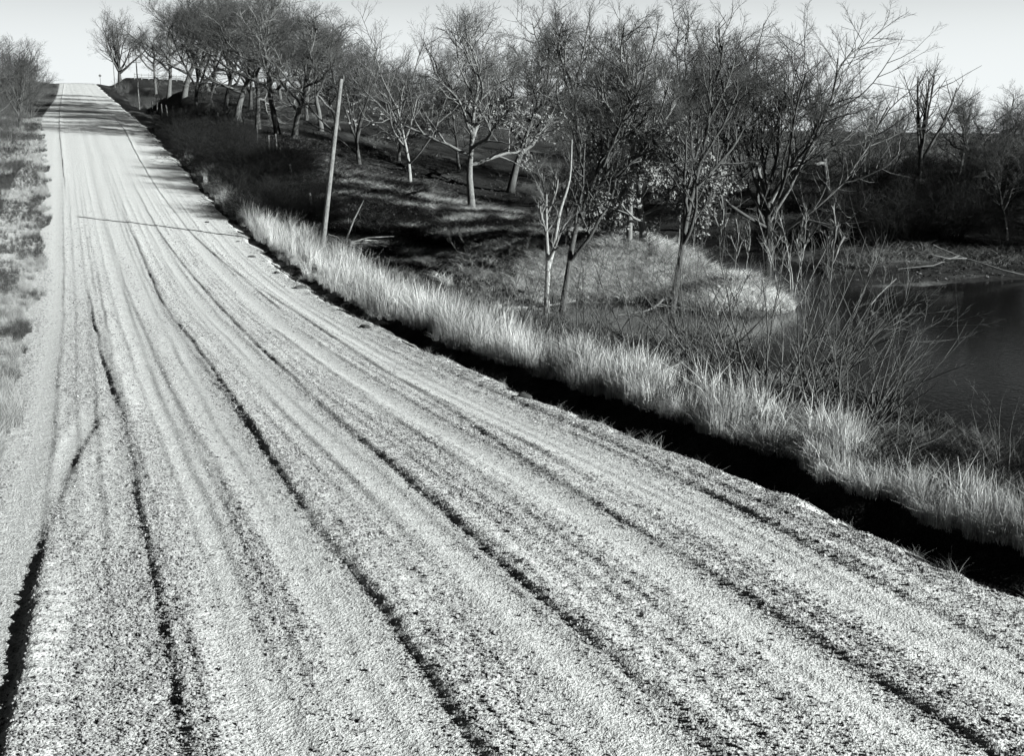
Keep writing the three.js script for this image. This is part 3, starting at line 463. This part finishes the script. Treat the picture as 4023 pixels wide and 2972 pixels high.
// ---------------------------------------------------------------- grass
function makeTuft(seed, n, h, spread, wdt, lean) {
  const R = rng(seed), p = [], nn = [], idx = [];
  for (let k = 0; k < n; k++) {
    const az = R() * 6.28, r = spread * Math.sqrt(R()), bx = Math.cos(az) * r, bz = Math.sin(az) * r, len = h * (0.55 + 0.55 * R()), la = R() * 6.28, l = lean * (0.3 + R()), ta = R() * 6.28, w = wdt * (0.7 + 0.6 * R()), b = p.length / 3;
    for (let s = 0; s <= 3; s++) { const t = s / 3, cx = bx + Math.cos(la) * l * len * t * t, cz = bz + Math.sin(la) * l * len * t * t, cy = len * t * (1 - 0.18 * l * t), ww = w * (1 - t * 0.8); p.push(cx - Math.cos(ta) * ww, cy, cz - Math.sin(ta) * ww, cx + Math.cos(ta) * ww, cy, cz + Math.sin(ta) * ww); for (let q = 0; q < 2; q++) nn.push(-Math.sin(ta), 0.25, Math.cos(ta)); if (s < 3) idx.push(b + 2 * s, b + 2 * s + 1, b + 2 * s + 2, b + 2 * s + 2, b + 2 * s + 1, b + 2 * s + 3); }
  }
  const g = new THREE.BufferGeometry(); g.setAttribute('position', new THREE.Float32BufferAttribute(p, 3)); g.setAttribute('normal', new THREE.Float32BufferAttribute(nn, 3)); g.setIndex(idx); return g;
}
const M_GRASS = new THREE.MeshPhysicalMaterial({ specularIntensity: 0.08,  roughness: 1, side: THREE.DoubleSide });
function grassField(name, label, tuft, spots) {
  const I = new THREE.InstancedMesh(tuft, M_GRASS, spots.length), M = new THREE.Matrix4(), Q = new THREE.Quaternion(), c = new THREE.Color(), R = rng(spots.length);
  spots.forEach(([x, z, s, v, w = 1], i) => { Q.setFromAxisAngle(Y, R() * 6.3); const y = x > leftEdge(-z) && x < 7 ? roadY(x, z) : groundY(x, z); M.compose(V(x, y - 0.03, z), Q, V(s * w, s, s * w)); I.setMatrixAt(i, M); I.setColorAt(i, c.setRGB(v * K * 0.985, v * K, v * K * 0.985)); });
  tag(I, label, 'grass', null, 'stuff'); addThing(I, name);
}
{
  const R = rng(61), tall = [], mat = [], hill = [], left = [];
  const tallness = z => lerp(0.36, lerp(0.6, 0.76, smooth(-16, -32, z)), smooth(-7, -14, z)), bent = [];
  for (let k = 0; k < 30000; k++) {                       // pale grass beside the road, in clumps
    const z = 7 - 92 * Math.pow(R(), 1.25), e = edge(z), x = e - 0.05 + lerp(0.95, 3.2, smooth(-9, -30, z)) * Math.pow(R(), 1.2), far = smooth(-50, -85, z);
    const dens = fbm(x * 1.5, z * 1.1 + 30), clump = Math.pow(smooth(0.4, 0.64, fbm(x * 1.7 + 50, z * 1.5)), 1.4); if (groundY(x, z) < 0.1 || R() < far * 0.8 || R() < 0.4 * smooth(-26, -36, z)) continue;
    const v = (0.12 + 0.42 * R() * R() + 0.08 * R()) * (0.45 + 1.1 * dens) * (0.75 + 0.7 * vnoise(z * 0.25, 17)), rise = smooth(-0.25, 0.5, x - e + 0.15);
    if (R() < 0.03 + 0.62 * clump) (R() < 0.4 ? bent : tall).push([x, z, (0.45 + 0.75 * Math.pow(R(), 1.5)) * (0.7 + 0.6 * clump) * tallness(z) * rise * lerp(1, 0.8, far) + 0.1, v]);
    else if (R() < 0.5) mat.push([x, z, 0.12 + 0.3 * R() * R() * (0.4 + dens), v * (R() < 0.3 ? 0.3 : 0.9), 1.0]);
  }
  for (let k = 0; k < 26000; k++) {                      // matted grass down to the water and on the point
    const onPoint = R() < 0.45, x = onPoint ? 14 + 15 * R() : 9 + 10 * R(), z = onPoint ? -36 - 12 * R() : 6 - 50 * R(), y = groundY(x, z); if (y < 0.05) continue;
    const g = grassiness(x, z), n = vnoise(x * 0.9, z * 0.9 + 5); if (R() > g * (0.35 + n)) continue;
    mat.push([x, z, (0.2 + 0.3 * R() * (0.5 + n)) * (onPoint ? 1.15 : 0.85), (onPoint ? 0.2 + 0.25 * R() : 0.03 + 0.1 * R()) * (0.4 + 1.0 * n), 1.5]);
  }
  for (let k = 0; k < 17000; k++) {                      // tangled weeds on the pond bank
    const x = 8.6 + 10.5 * R(), z = 5 - 44 * R(), y = groundY(x, z); if (y < 0.06) continue; const n = fbm(x * 0.7 + 70, z * 0.7), m = fbm(x * 2.6, z * 2.6 + 11);
    mat.push([x, z, (0.16 + 0.3 * R()) * (0.6 + n), lerp(0.006, 0.16, smooth(0.5, 0.68, 0.6 * n + 0.4 * m)) * (0.6 + 0.7 * R()), 1.4]);
  }
  for (let k = 0; k < 9000; k++) {                       // pale grass over the point
    const x = 17 + 12.5 * R(), z = -34 - 10 * R(), y = groundY(x, z); if (y < 0.04) continue; const g = Math.exp(-(((x - 23.8) / 5) ** 4 + ((z + 39 - (x - 23) * 0.7) / 3.3) ** 2)); if (R() > g * 1.5) continue; const n = vnoise(x * 1.2, z * 1.2 + 5);
    mat.push([x, z, 0.24 + 0.3 * R(), (0.45 + 0.4 * R()) * (0.35 + n), 1.3]);
  }
  for (let k = 0; k < 24000; k++) {                      // dark and pale tussocks on the spur below the wood
    const x = 11 + 15 * R(), z = -43 - 36 * Math.pow(R(), 1.2), y = groundY(x, z); if (y < 0.06) continue; const n = fbm(x * 0.3 + z * 0.2 + 12, (z - x * 0.4) * 0.9 + 30), m = vnoise(x * 1.3, z * 1.3);
    hill.push([x, z, 0.16 + 0.26 * R(), lerp(0.006, 0.3, smooth(0.52, 0.64, 0.7 * n + 0.3 * m)) * (0.5 + 0.9 * R()), 1.6]);
  }
  for (let k = 0; k < 42000; k++) {                      // thin winter grass on the hillsides
    const d = 44 + 130 * Math.pow(R(), 1.5), a = 0.02 + 0.95 * R(), x = Math.sin(a) * d, z = -Math.cos(a) * d; if (x < 9 || groundY(x, z) < 0.1) continue;
    const g = grassiness(x, z); if (R() > g * g * 1.1 + 0.02) continue; const s = 0.2 + 0.22 * R(); hill.push([x, z, s * (1 + d * 0.006), 0.012 + 0.17 * R() * g, 2]);
  }
  for (let k = 0; k < 15000; k++) {                      // left verge
    const z = -14.5 - 110 * Math.pow(R(), 1.4), near = smooth(-24, -18, z), line = -1.25 - 0.6 * (vnoise(z * 0.6, 2) - 0.35) - Math.max(0, -z - 70) * 0.02, x = line - 4 * Math.pow(R(), 1.3), n = fbm(x * 1.2 + 9, z * 0.5);
    if (n < 0.3 && R() < 0.7) continue;
    left.push([x, z, 0.1 + 0.25 * R() * (0.5 + n) + 0.3 * near * R(), (0.1 + 0.26 * R()) * (fbm(x * 0.7 + 40, z * 0.3) < 0.5 && near < 0.4 ? 0.16 : 0.85), 0.9]);
  }
  for (let k = 0; k < 1500; k++) { const z = 8 - 24 * R(), x = -3.9 - 4 * R(); left.push([x, z, 0.3 + 0.5 * R(), 0.14 + 0.16 * R()]); }
  grassField('tall_grass', 'tall pale dry grass along the pond side of the road', makeTuft(1, 20, 1, 0.14, 0.0055, 0.2), tall);
  for (let k = 0; k < 420; k++) { const z = 3 - 75 * Math.pow(R(), 1.3), x = 6.75 + 0.75 * R() + 0.2 * (vnoise(z * 0.8, 3) - 0.5); mat.push([x, z, 0.08 + 0.2 * R() * R(), R() < 0.4 ? 0.03 : 0.12 + 0.2 * R(), 0.9]); }
  grassField('bent_grass', 'bent and broken dry grass stems among the tall roadside grass', makeTuft(5, 17, 1.05, 0.2, 0.0065, 0.75), bent);
  grassField('matted_grass', 'matted dry grass on the pond bank and the grassy point', makeTuft(2, 30, 1, 0.32, 0.011, 1.0), mat);
  grassField('hillside_grass', 'thin winter grass over the wooded hillsides', makeTuft(3, 16, 1, 0.5, 0.02, 1.1), hill);
  grassField('verge_grass', 'dry grass on the verge opposite the pond', makeTuft(4, 30, 1, 0.22, 0.007, 0.6), left);
}

{ // fallen leaves over the slopes
  const R = rng(91), n = 16000, m = new THREE.MeshPhysicalMaterial({ specularIntensity: 0.08, roughness: 1, side: THREE.DoubleSide }), I = new THREE.InstancedMesh(LEAFCLUMP, m, n), M = new THREE.Matrix4(), Q = new THREE.Quaternion(), E = new THREE.Euler(), c = new THREE.Color();
  for (let i = 0, tries = 0; i < n && tries < 400000; tries++) { const d = 40 + 60 * Math.pow(R(), 1.3), a = 0.14 + 0.75 * R(), x = Math.sin(a) * d, z = -Math.cos(a) * d, y = groundY(x, z); if (y < 0.06 || x < 9.5 || (fbm(x * 0.5, z * 0.5 + 3) < 0.45 && R() < 0.7) || (x < 31 && z > -44) || (x > 31 && R() < 0.75)) continue; E.set((R() - 0.5) * 0.8, R() * 6.3, (R() - 0.5) * 0.8); const s = 0.6 + 0.8 * R(), v = (0.015 + 0.13 * R() * R()) * K; M.compose(V(x, y + 0.1 * s, z), Q.setFromEuler(E), V(s, s * 0.5, s)); I.setMatrixAt(i, M); I.setColorAt(i, c.setRGB(v, v, v)); i++; }
  tag(I, 'fallen oak leaves lying over the wooded slopes', 'leaf litter', null, 'stuff'); addThing(I, 'leaf_litter');
}

// ---------------------------------------------------------------- poles, posts, logs, clods
{
  const x = 9.9, z = -46.2, y = groundY(x, z), root = new THREE.Group(); root.position.set(x, y, z);
  const T = new Tubes(), top = V(10.95 - x, 9.22 - y, -45.7 - z); T.tube([V(-0.07, -0.6, 0), V(0, 0, 0), top.clone().multiplyScalar(0.5), top], [0.125, 0.12, 0.105, 0.088], 12); mesh('shaft', T.geometry(), bark(0.24), root);
  const P = new Tubes(), q = top.clone().add(V(0.1, 0.02, 0)); P.tube([q.clone().add(V(0, -0.12, 0)), q, q.clone().add(V(0, 0.06, 0)), q.clone().add(V(0, 0.13, 0))], [0.02, 0.05, 0.055, 0.03], 8); mesh('insulator', P.geometry(), M_DARKBARK, root);
  tag(root, 'leaning bare wooden utility pole in the roadside grass', 'pole'); addThing(root, 'utility_pole');
}
[[10.6, -255, 25.4], [9.6, -159.7, 17.2]].forEach(([x, z, t], i) => {
  const y = groundY(x, z), root = new THREE.Group(); root.position.set(x, y, z); const T = new Tubes(); T.tube([V(0, -0.5, 0), V(0, 0, 0), V(0.05, t - y, 0)], [0.12, 0.11, 0.08], 8); mesh('shaft', T.geometry(), M_MIDBARK, root);
  const c = new Tubes(); c.tube([V(-0.5, t - y - 0.35, 0.12), V(0.6, t - y - 0.35, 0.12)], [0.045, 0.045], 4); mesh('crossarm', c.geometry(), M_MIDBARK, root);
  tag(root, i ? 'thin distant utility pole below the crest by the fence' : 'far utility pole beside the lone crest tree', 'pole'); addThing(root, 'distant_pole');
});
const POST = new Tubes(); POST.tube([V(0, -0.4, 0), V(0.01, 0.5, 0), V(0.03, 1.25, 0.01)], [0.075, 0.07, 0.065], 7); const POSTG = POST.geometry();
[[10.6, -149.7], [10.8, -144.6], [11, -139.6], [11.2, -134.6], [11.4, -129.5], [11.8, -124], [12.3, -118], [12.9, -112], [13.4, -106], [14.2, -99], [14.3, -95.9], [14.4, -90], [14.3, -84], [13.9, -78.5], [13.1, -72.8], [12.3, -64.8], [12.0, -58]].forEach(([x, z], i) => {
  const o = new THREE.Mesh(POSTG, M_MIDBARK); o.position.set(x, groundY(x, z), z); o.rotation.set((hash2(i, 3) - 0.5) * 0.12, i, (hash2(i, 5) - 0.5) * 0.14); o.scale.setScalar(0.95 + 0.15 * hash2(i, 9));
  tag(o, 'weathered wooden fence post in the line below the wood', 'fence post', 'fence posts along the road'); addThing(o, 'fence_post');
});
{ // board fence at the crest
  const root = new THREE.Group(); root.position.set(15, groundY(15, -258), -258);
  for (let k = 0; k < 9; k++) { const x = k * 1.5, y = groundY(15 + x, -258) - root.position.y, g = new THREE.BoxGeometry(0.14, 1.7, 0.14); g.translate(x, y + 0.55, 0); mesh('post', g, M_PALE, root); }
  for (const h of [0.55, 1.05]) for (let k = 0; k < 8; k++) { const a = groundY(15 + k * 1.5, -258) - root.position.y + h, b = groundY(16.5 + k * 1.5, -258) - root.position.y + h, T = new Tubes(); T.tube([V(k * 1.5, a, 0.1), V(k * 1.5 + 1.5, b, 0.1)], [0.07, 0.07], 4); mesh('rail', T.geometry(), M_PALE, root); }
  tag(root, 'pale rail fence on the skyline by the crest tree', 'fence'); addThing(root, 'rail_fence');
}
{ // road sign at the crest
  const x = 7.9, z = -262, root = new THREE.Group(); root.position.set(x, groundY(x, z), z); const T = new Tubes(); T.tube([V(0, -0.4, 0), V(0, 2.0, 0)], [0.04, 0.04], 6); mesh('post', T.geometry(), M_DARKBARK, root);
  const g = new THREE.BoxGeometry(0.5, 0.5, 0.03); g.rotateZ(Math.PI / 4); g.translate(0, 2.1, 0.06); mesh('sign_plate', g, M_DARKBARK, root); tag(root, 'small dark diamond road sign at the crest of the road', 'sign'); addThing(root, 'road_sign');
}
function log(name, label, pts, r0, r1, m, forks = [], group) {
  const root = new THREE.Group(), c = new THREE.CatmullRomCurve3(pts.map(p => V(...p))).getPoints(14), o = c[0].clone(); root.position.copy(o);
  const rel = p => p.clone().sub(o), R = rng(name.length * 7 + pts.length), T = new Tubes(); T.tube(c.map(p => rel(p).add(V(0, (R() - 0.5) * 0.03, 0))), c.map((_, i) => lerp(r0, r1, i / 14)), 7); mesh('trunk', T.geometry(), m, root);
  for (const [i, d, l] of forks) { const F = new Tubes(), p = rel(c[i]), dir = V(...d).normalize(), a = p.clone().addScaledVector(dir, l * 0.5).add(V((R() - 0.5) * 0.15 * l, (R() - 0.5) * 0.1 * l, 0)), b = p.clone().addScaledVector(dir, l); F.tube([p, a, b], [r1 * 1.1, r1 * 0.8, r1 * 0.35], 5); mesh('branch', F.geometry(), m, root); }
  tag(root, label, 'log', group); addThing(root, name);
}
log('fallen_log', 'white fallen log lying along the water edge by the forked tree', [[14.7, 0.22, -39.3], [16, 0.08, -38.9], [17.3, 0.1, -38.7], [18.6, 0.3, -38.4]], 0.07, 0.04, M_PALE, [[4, [0.1, 1, 0.2], 0.5], [9, [0.6, 0.3, -0.4], 0.6]]);
log('fallen_branch', 'pale exposed root reaching into the water below the leaning tree', [[21.3, 0.55, -36], [20.7, 0.2, -35.9], [19.9, 0.06, -36], [19.1, -0.05, -36.2]], 0.05, 0.022, M_MIDBARK, [[2, [0.7, -0.15, 0.3], 1.4], [3, [0.9, -0.12, 0.1], 2.2]]);
log('drift_branch', 'long pale curved branch fallen on the far bank', [[39.2, 1.6, -40.5], [40.4, 1.1, -40.2], [41.3, 0.7, -39.3], [42.6, 0.25, -38.3], [44.2, 0.0, -37.6]], 0.02, 0.045, M_BARK, [[5, [-0.9, 0.12, 0.1], 2.6], [4, [-1, -0.1, 0.1], 4.2]]);
log('broken_limb', 'thin broken pale limb leaning out of the far bank', [[29.8, 0.1, -33.9], [30.3, 0.5, -34], [31.2, 1.1, -34.1]], 0.035, 0.025, M_MIDBARK, [[12, [0.1, 0.8, 0], 0.4]]);
{ // broken stump with splayed limbs behind the pole
  const x = 11.4, z = -48.7, y = groundY(x, z), root = new THREE.Group(); root.position.set(x, y, z);
  const T = new Tubes(); T.tube([V(0, -0.3, 0), V(0.05, 0.3, 0), V(0.25, 0.75, 0)], [0.2, 0.17, 0.14], 8); mesh('stump', T.geometry(), M_DARKBARK, root);
  [[0.9, 1.9, 0, 2.3], [2.3, 0.35, 0.1, 2.4], [1.9, -0.1, 0.4, 2.2], [1.2, -0.5, 0.3, 1.3], [-0.7, 0.5, 0.2, 1.0], [1.6, 0.1, -0.6, 1.9]].forEach(([a, b, c, l], i) => { const F = new Tubes(), d = V(a, b, c).normalize(), p0 = V(0.15, 0.5, 0); F.tube([p0, p0.clone().addScaledVector(d, l * 0.5).add(V(0, 0.1, 0)), p0.clone().addScaledVector(d, l).add(V(0, -0.05, 0.05))], [0.055, 0.04, 0.015], 5); mesh('limb', F.geometry(), M_PALE, root); });
  tag(root, 'broken stump with splayed pale limbs in the grass behind the pole', 'stump'); addThing(root, 'broken_stump');
}
{ // dark clods of earth on the road edge
  const R = rng(83), m = new THREE.MeshPhysicalMaterial({ specularIntensity: 0.08,  color: grey(0.05), roughness: 1 });
  const labels = ['dark clod of earth on the road edge level with the pole'];
  [[6.75, -39.3, 0.13], [6.85, -35.4, 0.17], [7.0, -33.1, 0.12], [6.75, -26.4, 0.14], [6.85, -16.1, 0.12], [6.0, -54.1, 0.12], [6.55, -43.8, 0.13], [6.9, -30.2, 0.07], [6.6, -48, 0.08]].forEach(([x, z, s]) => {
    const g = new THREE.IcosahedronGeometry(1, 2), p = g.attributes.position, sd = R() * 50; for (let i = 0; i < p.count; i++) { const a = p.getX(i), b = p.getY(i), c = p.getZ(i), k = 0.65 + 0.7 * fbm(a * 1.6 + sd, c * 1.6 + b); p.setXYZ(i, a * k * s * 1.3, b * k * s * 0.5, c * k * s * 0.8); } g.computeVertexNormals();
    const o = new THREE.Mesh(g, m); o.position.set(x, roadY(x, z) + s * 0.12, z); o.rotation.y = R() * 6; tag(o, 'dark clod of earth lying on the pale edge of the road', 'clod', 'earth clods on the road edge'); addThing(o, 'earth_clod');
  });
}
renderer.render(scene, camera);
